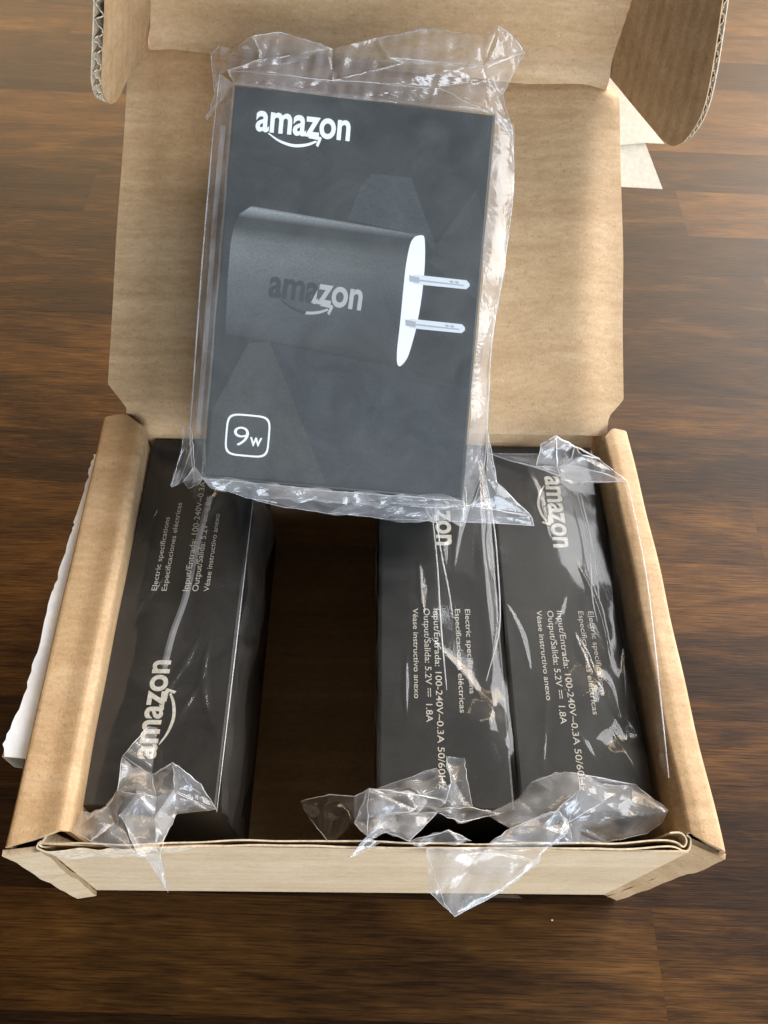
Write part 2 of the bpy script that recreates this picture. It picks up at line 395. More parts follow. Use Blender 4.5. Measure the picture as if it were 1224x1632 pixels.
# lid
TH = math.radians(31)
EL = V3((0, math.cos(TH), math.sin(TH))); NL = V3((0, -math.sin(TH), math.cos(TH))); H0 = V3((0, .114, H))
left = [(-.002, -.0690), (.0031, -.0694), (.0095, -.0746), (.05, -.0735), (.1045, -.0716), (.1127, -.0656)]
right = [(-.002, .0695), (.0035, .0697), (.0084, .0740), (.05, .0737), (.0999, .0721), (.1049, .0684)]
def edge_x(E, q): return poly_at([(s, x) for s, x in E], q)[0]
def lid_pt(a, b):
    sl, sr = lerp(-.002, .1127, b), lerp(-.002, .1049, b)
    xl, xr = edge_x(left, sl), edge_x(right, sr)
    x = lerp(xl, xr, a); s = lerp(sl, sr, a)
    h = .0007*math.sin((x+.02)*2*math.pi/.034)*min(1, abs(x)/.06)*min(1, s/.03)
    h += .0005*math.sin(s*2*math.pi/.05+1)*.5
    h -= .0055*math.exp(-max(0, s+.002)/.004)*.35
    h -= .0030*math.exp(-((lerp(.1127, .1049, a)-s)/.005)**2)
    h += .0013*math.exp(-((x+.0595)/.0055)**2)+.0010*math.exp(-((x-.0625)/.006)**2)
    return H0+EL*s+V3((x, 0, 0))+NL*h
mb = MB(); sheet(mb, lid_pt, 70, 70, .0018)
lid = cpart(mb, 'lid', KRAFT); clean(lid, 50)
# tuck flap at the far end of the lid
FL, FR = H0+EL*.1127+V3((-.0656, 0, 0)), H0+EL*.1049+V3((.0684, 0, 0))
BT = math.radians(70)
DF = math.cos(BT)*EL+math.sin(BT)*NL; MF = -math.sin(BT)*EL+math.cos(BT)*NL
def tuck(a, b):
    w = lerp(-.0030, .055, b)
    base = FL.lerp(FR, a)
    r = .0034*math.exp(-(max(0, w)/.0030)**2)                        # rolled crease at the fold
    return base+DF*w+V3((lerp(.24, -.02, a)*w, 0, 0))+MF*(r+.0006*math.sin(a*11+w*60)*min(1, w/.02))
mb = MB(); sheet(mb, tuck, 60, 40, .0018)
o = cpart(mb, 'tuck_flap', KRAFT); clean(o, 50)
# ears on the tuck flap, standing towards the camera, corrugated edge showing
def ear(F, sg, outline, psi, gap, DF=DF):
    s = math.radians(psi); g = math.cos(s)*MF+math.sin(s)*V3((sg, 0, 0))
    N = (DF.cross(g)).normalized()
    if N.x*sg > 0: N = -N                                        # towards the middle
    path = smooth_line([(a/1000, b/1000, 0) for a, b in outline], 6)
    pts = [F+g*p.x+DF*p.y for p in path]
    bend = lambda p, x: -N*(.0004*(x/.036)**2)
    pts = [q+bend(q, p.x) for q, p in zip(pts, path)]
    mb = MB(); prism(mb, pts, -N*.00035)
    root = cpart(mb, 'ear_flap', KRAFT)
    mb = MB(); prism(mb, [p-N*gap for p in pts], -N*.00035)
    ob = mb.build('outer_liner', LINER, None); ob.parent = root
    # flutes along the free edge
    mb = MB(); L = 0; r = random.Random(4)
    cen = F+g*.015+DF*.018
    edge = pts[6:-6]
    fine = []
    for p, q in zip(edge, edge[1:]):
        for k in range(6): fine.append(p.lerp(q, k/6))
    vs = []; dist = 0
    for k, p in enumerate(fine):
        if k: dist += (p-fine[k-1]).length
        inw = (cen-p); inw = (inw-N*inw.dot(N)).normalized()
        q = p-N*(.0005+(gap-.0006)*(.5+.5*math.sin(dist*2*math.pi/.0042+.3*math.sin(dist*900))))+inw*(.0003+.0003*math.sin(k*1.7))
        vs += [q, q+inw*.007]
    fs = [(2*k, 2*k+1, 2*k+3, 2*k+2) for k in range(len(fine)-1)]
    mb.add(vs, fs)
    for k in range(0, len(fine)-1): tube(mb, [vs[2*k], vs[2*k+2]], .00020, 1, 4, False)
    ob = mb.build('fluting', [FLUTE, LINER], None, True); ob.parent = root
    mb = MB()                                                    # dark fill painted as the shade in the hollow behind the flutes
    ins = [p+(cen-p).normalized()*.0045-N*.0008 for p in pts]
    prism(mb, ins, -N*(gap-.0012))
    ob = mb.build('hollow_shade', HOLLOW_SHADE, None); ob.parent = root
    return root
ear(FR, 1, [(0, 0), (15, .3), (30.6, 1.2), (35.6, 5), (37.6, 12), (37.2, 19), (34.2, 28), (29, 40), (20, 60), (0, 60), (0, 30)], 25, .0016)
ear(FL+V3((.0, 0, 0)), -1, [(-1, -4.5), (9, -2.6), (18.5, -1.0), (25, -1.6), (29.5, 0), (33.2, 4), (34.6, 10), (32.5, 17), (29, 27), (20, 56), (-1, 56), (-.5, 25)], 13, .0027, (DF+V3((.22, 0, 0))).normalized())
# torn shipping labels
lab_n = NL
def paper(pts, off, m, name, label, parent=None):
    mb = MB(); prism(mb, pts, off)
    o = cpart(mb, name, m); tag(o, label); return o
pz = H0-NL*.004
paper([on(x, y, pz, NL) for x, y in ((960, 110), (988, 143), (1059, 229), (1028, 227), (975, 232))], -NL*.0003, LABEL_BACK, 'torn_label', 'pointed torn white label behind the lid edge')
pz2 = H0-NL*.0048
paper([on(x, y, pz2, NL) for x, y in ((975, 215), (1026, 222), (1056, 301), (985, 297))], -NL*.0003, LABEL_BACK, 'torn_label', 'lower pointed torn white label behind the lid edge')
outer = [(150, 724), (144, 742), (140, 760), (131, 792), (118, 832), (116, 846), (107, 868), (96, 905), (88, 932), (80, 950), (70, 990), (58, 1040), (47, 1070), (40, 1096), (27, 1130), (12, 1162), (2, 1186), (3, 1206)]
innr = [(158, 724), (40, 1215)]
mb = MB(); vs = []
rl = random.Random(8); fine_o = []
for (xa, ya), (xb, yb) in zip(outer, outer[1:]):
    for k in range(3): fine_o.append((lerp(xa, xb, k/3)+rl.uniform(-1.6, 1.6), lerp(ya, yb, k/3)))
outer = fine_o+[outer[-1]]
for k, (x, y) in enumerate(outer):
    t = (y-724)/(1215-724); x += max(0, t-.45)*7; xi = lerp(157, 42, t)
    p = at(x, y, .0672+.00022*math.sin(k*.45)); q = at(xi+12, y+6, .0655)
    q.x = max(q.x, -.0762) if False else q.x
    vs += [p, p.lerp(q, .5)+V3((0, 0, .0006)), q]
fs = []
for k in range(len(outer)-1):
    fs += [(3*k, 3*k+1, 3*k+4, 3*k+3), (3*k+1, 3*k+2, 3*k+5, 3*k+4)]
mb.add(vs, fs); mb.add([v-V3((0, 0, .0003)) for v in vs], [tuple(reversed(f)) for f in fs])
o = cpart(mb, 'torn_label', LABEL, None, True); tag(o, 'long ragged white label torn along the left side')
paper([at(x, y, .0655) for x, y in ((3, 1206), (14, 1176), (48, 1120), (52, 1160), (36, 1224), (22, 1222))], V3((0, 0, -.0003)), LABEL_BACK, 'label_backing', 'tan paper scrap under the long torn label')
# clear tape strip on the bottom front edge
mb = MB(); prism(mb, [at(x, y, .0012) for x, y in ((700, 1424), (826, 1427), (832, 1432), (716, 1429))], V3((0, 0, .0002)))
cpart(mb, 'packing_tape', FILM[0])

# ------------------------------------------------------------------ print: text and logo
def text_mesh(s, bold=0.0, space=1.0):
    cu = bpy.data.curves.new('print', 'FONT'); cu.body = s; cu.size = 1; cu.offset = bold; cu.space_character = space
    cu.resolution_u = 5
    ob = bpy.data.objects.new('print', cu); col.objects.link(ob)
    dg = bpy.context.evaluated_depsgraph_get()
    me = bpy.data.meshes.new_from_object(ob.evaluated_get(dg))
    bpy.data.objects.remove(ob); bpy.data.curves.remove(cu)
    vs = [V3(v.co) for v in me.vertices]; fs = [tuple(p.vertices) for p in me.polygons]
    bpy.data.meshes.remove(me)
    x0 = min(v.x for v in vs); x1 = max(v.x for v in vs)
    return [V3((v.x-x0, v.y, 0)) for v in vs], fs, x1-x0
XH = [v.y for v in text_mesh('x')[0]]; XH = max(XH)
def logo_mb(width, xh):
    vs, fs, w = text_mesh('amazon', .024, 1.0)
    mb = MB(); mb.add([V3((v.x*width/w, v.y*xh/(XH+.03), 0)) for v in vs], fs)
    k = width/23
    arc = smooth_line([(3.2*k, -.45*k, 0), (6.0*k, -2.0*k, 0), (9.4*k, -2.75*k, 0), (12.6*k, -2.25*k, 0), (15.0*k, -1.15*k, 0)], 8)
    n = len(arc); a = []; b = []
    for i, p in enumerate(arc):
        d = (arc[min(i+1, n-1)]-arc[max(i-1, 0)]).normalized(); nn = V3((-d.y, d.x, 0)); t = i/(n-1)
        wdt = k*(.12+.62*math.sin(math.pi*min(1, t*.72+.08)))
        a.append(p+nn*wdt*.5); b.append(p-nn*wdt*.5)
    mb.add(a+b, [(i, i+1, n+i+1, n+i) for i in range(n-1)])
    ar = [(12.9*k, -.55*k), (13.3*k, -.05*k), (15.9*k, .05*k), (16.2*k, -.3*k), (15.5*k, -2.5*k), (14.9*k, -2.1*k), (15.35*k, -.75*k)]
    mb.add([V3((x, y, .000004)) for x, y in ar], [tuple(range(7))])
    return mb
def xform(mb, O, U, Vv, Nn, lift, rot=0, ox=0, oy=0):
    c, s = math.cos(rot), math.sin(rot)
    mb.v = [O+U*(ox+p.x*c-p.y*s)+Vv*(oy+p.x*s+p.y*c)+Nn*(lift+p.z) for p in mb.v]
    return mb
MM = .001

# ------------------------------------------------------------------ charger boxes
def card_box(mb, O, U, Vv, Nn, w, l, t, r=.0006):
    """box whose top face is centred on O; slightly eased edges"""
    a, b = w/2, l/2; vs = []
    rings = ((a-r, b-r, 0), (a-r*.3, b-r*.3, -r*.3), (a, b, -r), (a, b, -t+r), (a-r, b-r, -t))
    for x, y, z in rings:
        vs += [O+U*sx*x+Vv*sy*y+Nn*z for sx, sy in ((-1, -1), (1, -1), (1, 1), (-1, 1))]
    fs = [(0, 1, 2, 3), (19, 18, 17, 16)]
    for l_ in range(4):
        fs += [(l_*4+i+4, l_*4+(i+1) % 4+4, l_*4+(i+1) % 4, l_*4+i) for i in range(4)]
    mb.add(vs, fs)
def part(mb, name, mats, root, smooth=False, label=None):
    o = mb.build(name, mats, None, smooth); o.parent = root
    o.matrix_parent_inverse = Matrix.Translation(-root.location)
    if label: o['label'] = label
    return o

class Film(MB):
    def facets(s, P, faces, mi=1, sub=4, amp=.0005, seed=1, ridge=None, rr=.00009):
        """P: name -> 3D point; faces: tuples of names, each fan-triangulated and gently crumpled"""
        cr = make_crump(seed, ((.015, amp*1.2), (.008, amp*.9), (.0045, amp*.4)))
        for f in faces:
            q = [P[k] for k in f]; c = sum(q, V3())/len(q)
            tris = [(q[i], q[(i+1) % len(q)], c) for i in range(len(q))] if len(q) > 3 else [tuple(q)]
            nrm = V3()
            for i in range(len(q)): nrm += q[i].cross(q[(i+1) % len(q)])
            nrm.normalize()
            c_l = max((q[i]-q[(i+1) % len(q)]).length for i in range(len(q)))
            n = max(3, min(16, int(c_l/.0013)))
            for A, B, C in tris:
                idx = {}; vs = []; fs = []
                for i in range(n+1):
                    for j in range(n+1-i):
                        p = A+(B-A)*(i/n)+(C-A)*(j/n)
                        # ease displacement to zero at polygon's outer edge A-B (k==0 side) so facets stay joined
                        e = 1.0
                        k = (n-i-j); 
                        edge = (j == 0) if len(q) > 3 else (i == 0 or j == 0 or k == 0)
                        p = p+nrm*cr(p)*(0 if edge else 1)
                        idx[i, j] = len(vs); vs.append(p)
                for i in range(n):
                    for j in range(n-i):
                        fs.append((idx[i, j], idx[i+1, j], idx[i, j+1]))
                        if i+j < n-1: fs.append((idx[i+1, j], idx[i+1, j+1], idx[i, j+1]))
                s.add(vs, fs, mi)
        r = random.Random(seed+7)
        for line in ridge or ():
            pts = []
            L = [P[k] for k in line]
            for a, b in zip(L, L[1:]):
                for k in range(5): pts.append(a.lerp(b, k/5)+V3((r.gauss(0, 1), r.gauss(0, 1), r.gauss(0, 1)))*.00010)
            pts.append(L[-1])
            tube(s, pts, rr*r.uniform(.7, 1.3), 2)
    def seam(s, pts, width, side, mi=1):
        """narrow doubled strip of film along a line"""
        pts = smooth_line(pts, 5); n = len(pts)
        a = [p-side*width*.5 for p in pts]; b = [p+side*width*.5 for p in pts]
        s.add(a+b, [(i, i+1, n+i+1, n+i) for i in range(n-1)], mi)

# ---- the box leaning on the lid
O1 = V3((-.0052, .1196, .1123)); U1 = V3((.9974, -.0349, -.0636)).normalized()
N1 = V3((.0328, -.5652, .8243)); N1 = (N1-U1*N1.dot(U1)).normalized(); W1 = N1.cross(U1)
def F1(u, v, h=0): return O1+U1*u*MM+W1*v*MM+N1*h*MM
def Q1(px, py, h=0): return on(px, py, O1+N1*h*MM, N1)
top = empty('charger_box', O1-N1*.027)
tag(top, 'black charger carton in clear film with a printed plug picture, leaning on the open lid', 'charger box', 'charger boxes in clear film')
mb = MB(); card_box(mb, O1, U1, W1, N1, .0642, .0957, .027); part(mb, 'carton_body', BOX, top)
def flat(name, pts, m, lift, label=None, root=top):
    mb = MB(); mb.add([F1(u, v, lift) for u, v in pts], [tuple(range(len(pts)))]); return part(mb, name, m, root, False, label)
flat('printed_facet', [(.5, 27.0), (3.0, 30.2), (12.6, 30.2), (21.5, 11.5), (16, 16.6), (-2, 18.4)], plain('facet_ink_slate', (.027, .031, .034), .45, .45, .3, 1600), .03)
flat('printed_facet', [(20, 14), (24, 21), (29, 29.4), (31.4, 22), (31.4, 2), (19, 10)], BOX_B, .03)
flat('printed_facet', [(-23.7, -14), (-18.5, -13), (-1.9, -46.8), (-31.2, -46.8), (-31, -31)], BOX_C, .03)
flat('printed_facet', [(-7.5, -36), (-2, -46.8), (31.4, -46.8), (31.4, -20), (12, -16.4), (-18, -13.4)], plain('facet_ink_blue', (.0145, .0165, .020), .45, .45, .3, 1600), .025)
# printed picture of the plug: flat ink with the picture's own shading
def plug_ink():
    m, nt, out = mat('plug_picture_ink')
    uv = node(nt, 'ShaderNodeUVMap'); sp = node(nt, 'ShaderNodeSeparateXYZ', {0: uv.outputs[0]})
    v = sp.outputs[1]; u = sp.outputs[0]
    c = ramp(nt, v, [(0, (.014, .015, .016)), (.06, (.020, .021, .023)), (.18, (.030, .032, .034)), (.45, (.043, .047, .049)), (.70, (.080, .085, .085)), (.80, (.070, .075, .075)), (.86, (.016, .018, .018)), (.92, (.012, .013, .014)), (.945, (.07, .074, .076)), (.985, (.15, .16, .163)), (1, (.08, .08, .08))])
    fall = ramp(nt, u, [(0, (1.7, 1.7, 1.7)), (.35, (1.4, 1.4, 1.4)), (1, (.6, .6, .62))])
    c = mixc(nt, 1, c, fall, 'MULTIPLY')
    gr = ramp(nt, node(nt, 'ShaderNodeTexNoise', {'Vector': coords(nt, (1, 1, 1)), 'Scale': 2600, 'Detail': 2}).outputs[0], [(.3, (.75, .75, .75)), (.7, (1.2, 1.2, 1.2))])
    c = mixc(nt, 1, c, gr, 'MULTIPLY')
    p = node(nt, 'ShaderNodeBsdfPrincipled', {'Base Color': c, 'Roughness': .5, 'Specular IOR Level': .4})
    nt.links.new(p.outputs[0], out.inputs[0]); return m
def picture(name, lines, nu, m, lift):
    """lines: bottom..top list of (v01, (u,v) left, (u,v) right)"""
    vs = []; uvs = []; fs = []; w = nu+1
    for q, l, r in lines:
        for i in range(w):
            t = i/nu; vs.append(F1(lerp(l[0], r[0], t), lerp(l[1], r[1], t), lift)); uvs.append((t, q))
    for j in range(len(lines)-1):
        for i in range(nu): fs.append((j*w+i, j*w+i+1, (j+1)*w+i+1, (j+1)*w+i))
    mb = MB(); mb.add(vs, fs); o = part(mb, name, m, top)
    ul = o.data.uv_layers.new(name='UVMap')
    for lp in o.data.loops: ul.data[lp.index].uv = uvs[lp.vertex_index]
    return o
picture('printed_plug', [(0, (-29.4, -12.2), (13.2, -15.6)), (.2, (-29.6, -8), (13.0, -10)), (.5, (-29.9, 1), (13.2, 0)), (.78, (-29.9, 10), (13.6, 9)), (.86, (-29.4, 14), (14, 13.4)), (.94, (-28.3, 17), (15, 15.6)), (1, (-25.6, 19.2), (16.2, 16.6))], 24, plug_ink(), .05)
cap_o = smooth_line([(16.2, 16.5, 0), (17.2, 15.8, 0), (17.8, 9.6, 0), (17.75, 1.9, 0), (17.2, -5, 0), (16.5, -9.5, 0), (15.5, -13.8, 0), (14.0, -16.0, 0), (13.1, -15.4, 0), (12.8, -12, 0), (12.95, -6.3, 0), (13.05, 3.0, 0), (13.2, 9, 0), (13.8, 14, 0), (14.8, 15.9, 0), (16.2, 16.5, 0)], 4)[:-1]
cap_o = [(p.x, p.y) for p in cap_o]
flat('printed_plug_end', cap_o, CAPINK, .08)
for dy, ex in ((6.6, 29.4), (-4.3, 29.2)):
    flat('printed_prong', [(15.2, dy+.1), (ex-.9, dy), (ex-.1, dy-.7), (ex, dy-1.4), (ex-.8, dy-2.2), (15.4, dy-2.2)], PRONG, .11)
    flat('prong_shade', [(14.2, dy-.2), (16.8, dy-.5), (16.8, dy-1.9), (14.4, dy-1.7)], PRONG_D, .13)
    flat('prong_line', [(16.8, dy-1.0), (ex-1.5, dy-1.2), (ex-1.5, dy-1.5), (16.8, dy-1.4)], PRONG_D, .13)
    for q in (0, 1): flat('prong_mark', [(ex-5.2+q*1.3, dy-.55), (ex-4.3+q*1.3, dy-.45), (ex-4.0+q*1.3, dy-.95), (ex-4.8+q*1.3, dy-1.05)], PRONG_D, .135)
part(xform(logo_mb(23*MM, 4.7*MM), O1, U1, W1, N1, .00004, 0, -26.2*MM, 37.6*MM), 'printed_logo', INK, top, False, 'white logo lettering with curved arrow')
# two-tone logo on the plug picture
def two_tone():
    m, nt, out = mat('two_tone_ink')
    uv = node(nt, 'ShaderNodeUVMap'); sp = node(nt, 'ShaderNodeSeparateXYZ', {0: uv.outputs[0]})
    k = maths(nt, 'MULTIPLY_ADD', sp.outputs[1], -.35, sp.outputs[0])
    k = maths(nt, 'MULTIPLY_ADD', k, .04, .0)
    c = ramp(nt, k, [(.0, (.020, .021, .022)), (.425, (.38, .38, .37))], 'CONSTANT')
    p = node(nt, 'ShaderNodeBsdfPrincipled', {'Base Color': c, 'Roughness': .5}); nt.links.new(p.outputs[0], out.inputs[0]); return m
lm = logo_mb(23*MM, 4.8*MM); raw = [(p.x*1000, p.y*1000) for p in lm.v]
o = part(xform(lm, O1, U1, W1, N1, .00009, math.radians(-3), -19.9*MM, -2.0*MM), 'printed_logo', two_tone(), top, False, 'dark and pale two tone logo on the plug picture')
ul = o.data.uv_layers.new(name='UVMap')
for lp in o.data.loops: ul.data[lp.index].uv = raw[lp.vertex_index]
# 9w badge
mb = MB(); ring = []
for k in range(40):
    a = 2*math.pi*k/40; e = .42
    ring.append((math.copysign(abs(math.cos(a))**e, math.cos(a)), math.copysign(abs(math.sin(a))**e, math.sin(a))))
cx, cyy = -22, -36.5
mb.add([F1(cx+x*5.4, cyy+y*5.2, .05) for x, y in ring]+[F1(cx+x*4.95, cyy+y*4.75, .05) for x, y in ring], [(i, (i+1) % 40, 40+(i+1) % 40, 40+i) for i in range(40)])
part(mb, 'badge_frame', INK, top)
def printed(s, hgt_ref, size, x, y, name, m, bold=0., ww=None):
    vs, fs, w = text_mesh(s, bold); k = size
    kx = (ww/w) if ww else k
    mb = MB(); mb.add([V3((v.x*kx, v.y*k, 0)) for v in vs], fs)
    return mb
mb = printed('9', 1, 7.0*MM, 0, 0, '', INK, -.012, 3.7*MM)
part(xform(mb, O1, U1, W1, N1, .00006, 0, -25.4*MM, -39.2*MM), 'badge_numeral', INK, top)
mb = printed('w', 1, 4.6*MM, 0, 0, '', INK, .012, 3.0*MM)
part(xform(mb, O1, U1, W1, N1, .00006, 0, -21.4*MM, -38.9*MM), 'badge_letter', INK, top)

# wrap of the leaning box
fb = Film()
cr_hot = make_crump(77, ((.012, .0005),))
wv = make_wave(21, .035, .0006); cr1 = make_crump(8, ((.03, .00035), (.012, .00012)))
sheet(fb, lambda a, b: F1(lerp(-32.3, 32.3, a), lerp(-48.1, 48.1, b), .9), 90, 120, 0, 0, lambda p: max(-.0006, wv(p)+cr1(p)+cr_hot(p)*bump((p-O1).dot(U1), (p-O1).dot(W1), .022, .040, .009, .0055, -.1)))
def margin(path_in, path_out, h_in, h_out, mi, seed, amp=.0006, nv=40):
    a = smooth_line([(x, y, 0) for x, y in path_in], 8); b = smooth_line([(x, y, 0) for x, y in path_out], 8)
    crm = make_crump(seed, ((.018, amp), (.008, amp*.5)))
    def pick(P, t): k = t*(len(P)-1); i = min(len(P)-2, int(k)); return P[i].lerp(P[i+1], k-i)
    def fn(u, v):
        p, q = pick(a, v), pick(b, v)
        return Q1(p.x, p.y, h_in).lerp(Q1(q.x, q.y, h_out), u)+N1*(.0004*math.sin(u*math.pi))
    sheet(fb, fn, 10, nv, 0, mi, lambda p: crm(p))
    return [Q1(p.x, p.y, h_out) for p in b]
ledge = margin([(373, 134), (350, 430), (323, 762)], [(350, 118), (338, 230), (322, 420), (309, 600), (303, 700), (310, 768)], .9, -3, 1, 31)
redge = margin([(790, 182), (765, 480), (736, 798)], [(816, 200), (818, 300), (802, 430), (784, 540), (778, 640), (772, 740), (752, 812)], .9, -2.5, 1, 32)
tube(fb, ledge, .00022, 2); tube(fb, redge, .00022, 2)
inner_l = [Q1(x, y, -1) for x, y in ((356, 200), (343, 340), (331, 500), (316, 690))]
fb.seam(inner_l, .0012, U1, 1)
# bag walls down behind the edges
for sgn in (-1, 1):
    crm = make_crump(60+sgn, ((.02, .001), (.008, .0004)))
    sheet(fb, lambda a, b: F1(sgn*(34.5-2*a), lerp(-48, 48, b), lerp(-3, -26, a)), 10, 40, 0, 0, crm)
# top excess film
T = {k: Q1(x, y, h) for k, (x, y, h) in dict(
    a=(330, 192, -6), b=(342, 150, -5), c=(335, 88, -7), d=(350, 73, -5), e=(372, 78, -3), f=(402, 57, 1), g=(412, 78, 2), h=(445, 51, -1),
    i=(530, 78, 0), j=(600, 60, -4), k=(690, 46, -3), l=(772, 58, 2), m=(795, 42, 4), n=(820, 60, 3), o=(836, 84, 1), p=(800, 150, 0),
    q=(812, 190, 0), r=(818, 222, -2), s=(790, 182, 1), t=(373, 134, 1), u=(362, 112, 1.5), v=(530, 128, 2.2), w=(700, 141, 2), x=(640, 100, 3), y=(770, 105, 5), z=(352, 118, 1),
    A=(560, 158, 1), B=(415, 95, 3), C=(690, 170, 1), D=(620, 92, 4), E=(775, 128, 3)).items()}
fb.facets(T, [('a', 'b', 'z', 't'), ('b', 'c', 'd', 'z'), ('d', 'e', 'g', 'B', 'u', 'z'), ('e', 'f', 'g'), ('f', 'h', 'i', 'B', 'g'), ('B', 'i', 'v', 'u'), ('i', 'j', 'D', 'x', 'v'),
              ('j', 'k', 'l', 'y', 'D'), ('D', 'y', 'x'), ('x', 'y', 'E', 'w', 'v'), ('l', 'm', 'y'), ('m', 'n', 'o', 'y'), ('y', 'o', 'p', 'E'), ('E', 'p', 'q', 's', 'w'), ('q', 'r', 's'),
              ('t', 'u', 'v', 'A'), ('A', 'v', 'w', 'C'), ('C', 'w', 's')], 1, 4, .0009, 5,
          [('d', 'c', 'b', 'a'), ('e', 'f', 'h', 'i'), ('u', 'v', 'w', 's'), ('g', 'B', 'u'), ('l', 'm', 'n', 'o', 'p', 'q'), ('y', 'o'), ('q', 'r', 's'), ('j', 'k', 'l'), ('D', 'y'), ('f', 'g')])
# bottom: sealed fold
Bt = {k: Q1(x, y, h) for k, (x, y, h) in dict(
    a=(322, 762, 1), b=(736, 798, 1), c=(330, 772, -1), d=(392, 792, -3), e=(440, 806, -5), f=(520, 818, -6), g=(640, 827, -6), h=(742, 832, -5), i=(852, 838, -7), j=(846, 822, -6),
    k=(750, 806, -1), l=(776, 762, 0), m=(792, 768, -3), n=(778, 688, -2), o=(560, 785, 2), p=(560, 800, -1), q=(780, 700, -2), r=(752, 770, 2)).items()}
fb.facets(Bt, [('a', 'o', 'p', 'd', 'c'), ('o', 'b', 'k', 'p'), ('d', 'p', 'f', 'e'), ('p', 'k', 'h', 'g', 'f'), ('k', 'h', 'i', 'j'), ('k', 'j', 'm', 'l'), ('l', 'm', 'n')], 1, 4, .0005, 15,
          [('a', 'o', 'b'), ('c', 'd', 'e', 'f', 'g', 'h', 'i'), ('k', 'j', 'i'), ('p', 'k'), ('d', 'p'), ('j', 'm', 'n'), ('k', 'l', 'n')])
fb.facets(Bt, [('a', 'o', 'p', 'd', 'c'), ('o', 'b', 'k', 'p'), ('p', 'k', 'h', 'g', 'f')], 1, 4, .0011, 18)
# lower-left twist
Lt = {k: Q1(x, y, h) for k, (x, y, h) in dict(a=(291, 680, -4), b=(303, 676, -2), c=(308, 710, 0), d=(290, 715, -5), e=(273, 776, -9), f=(284, 772, -8), g=(292, 768, -5), h=(300, 778, -4), i=(316, 772, -2), j=(310, 742, 1), k=(324, 762, 1)).items()}
fb.facets(Lt, [('a', 'b', 'c', 'd'), ('d', 'c', 'f', 'e'), ('c', 'j', 'g', 'f'), ('j', 'k', 'i', 'h', 'g')], 1, 3, .0006, 16, [('a', 'd', 'e', 'f'), ('b', 'c', 'j'), ('c', 'f'), ('g', 'h', 'i', 'k'), ('j', 'g')])
part(fb, 'plastic_wrap', FILM_TOP, top, True)

# ---- three boxes standing on edge inside the carton
ZT = .062; BL, BW, BH = .1032, .0308, .0585
def lines_for(root, O, U, Vv):
    N = V3((0, 0, 1))
    s0 = -BL/2
    part(xform(logo_mb(24*MM, 4.1*MM), O, U, Vv, N, .00012, 0, s0+.0104, 0), 'printed_logo', INK_GREY, root)
    for s, off, ln, size in (('Electric specifications', 6.6, 22.6, 1.95), ('Especificaciones eléctricas', 4.0, 27.4, 1.95), ('Input/Entrada: 100-240V~0.3A 50/60Hz', -1.6, 45.2, 2.25), ('Output/Salida: 5.2V \u23d3 1.8A', -4.1, 29.8, 2.25), ('Véase instructivo anexo', -6.9, 24.0, 1.95)):
        dc = '\u23d3' in s
        if dc: s = s.replace('\u23d3', '    ')
        vs, fs, w = text_mesh(s, .004)
        mb = MB(); mb.add([V3((v.x*ln*MM/w, v.y*size*MM, 0)) for v in vs], fs)
        if dc:                                                   # direct-current sign: bar over three dashes
            vv, ff, w1 = text_mesh(s.split('    ')[0]); x0 = w1*ln*MM/w+.0009
            mb.add([(x0, .00105, 0), (x0+.0022, .00105, 0), (x0+.0022, .00125, 0), (x0, .00125, 0)], [(0, 1, 2, 3)])
            for q in range(3):
                xx = x0+q*.0008; mb.add([(xx, .0005, 0), (xx+.0006, .0005, 0), (xx+.0006, .0007, 0), (xx, .0007, 0)], [(0, 1, 2, 3)])
        part(xform(mb, O, U, Vv, N, .00012, 0, s0+.0535, off*MM), 'printed_line', INK_GREY, root)
def stood_box(xc, flip, label):
    O = V3((xc, .0613, ZT))
    r = empty('charger_box', (xc, .0613, ZT-BH)); tag(r, label, 'charger box', 'charger boxes in clear film')
    mb = MB(); card_box(mb, O, V3((1, 0, 0)), V3((0, 1, 0)), V3((0, 0, 1)), BW, BL, BH); part(mb, 'carton_body', BOX, r)
    U, Vv = (V3((0, 1, 0)), V3((-1, 0, 0))) if flip else (V3((0, -1, 0)), V3((1, 0, 0)))
    lines_for(r, O, U, Vv)
    return r, O
def wrap_sheet(fb, O, seed, hfun, x0=-BW/2-.0004, x1=BW/2+.0004, amp=.0004, y0=-BL/2, y1=BL/2, mi=0, drop=(True, True)):
    wv_ = make_wave(seed, .017, amp*1.5, 7); cr_ = make_crump(seed, ((.030, amp*.7),), 3)
    cr = lambda p: wv_(p)+cr_(p)
    def fn(a, b): x, y = lerp(x0, x1, a), lerp(y0, y1, b); return O+V3((x, y, .0011+hfun(x, y)))
    sheet(fb, fn, 84, 170, 0, mi, lambda p: max(-.0005, cr(p)))
    for sg, e in ((-1, x0), (1, x1)):
        crs = make_crump(seed+sg, ((.02, .0011), (.009, .0005)))
        sheet(fb, lambda a, b: O+V3((e+sg*(.0002+.0006*math.sin(a*3.1)), lerp(y0, y1, b), lerp(.0009+hfun(e, lerp(y0, y1, b)), -.045, a))), 14, 60, 0, mi, lambda p: crs(p)*sg*.6)
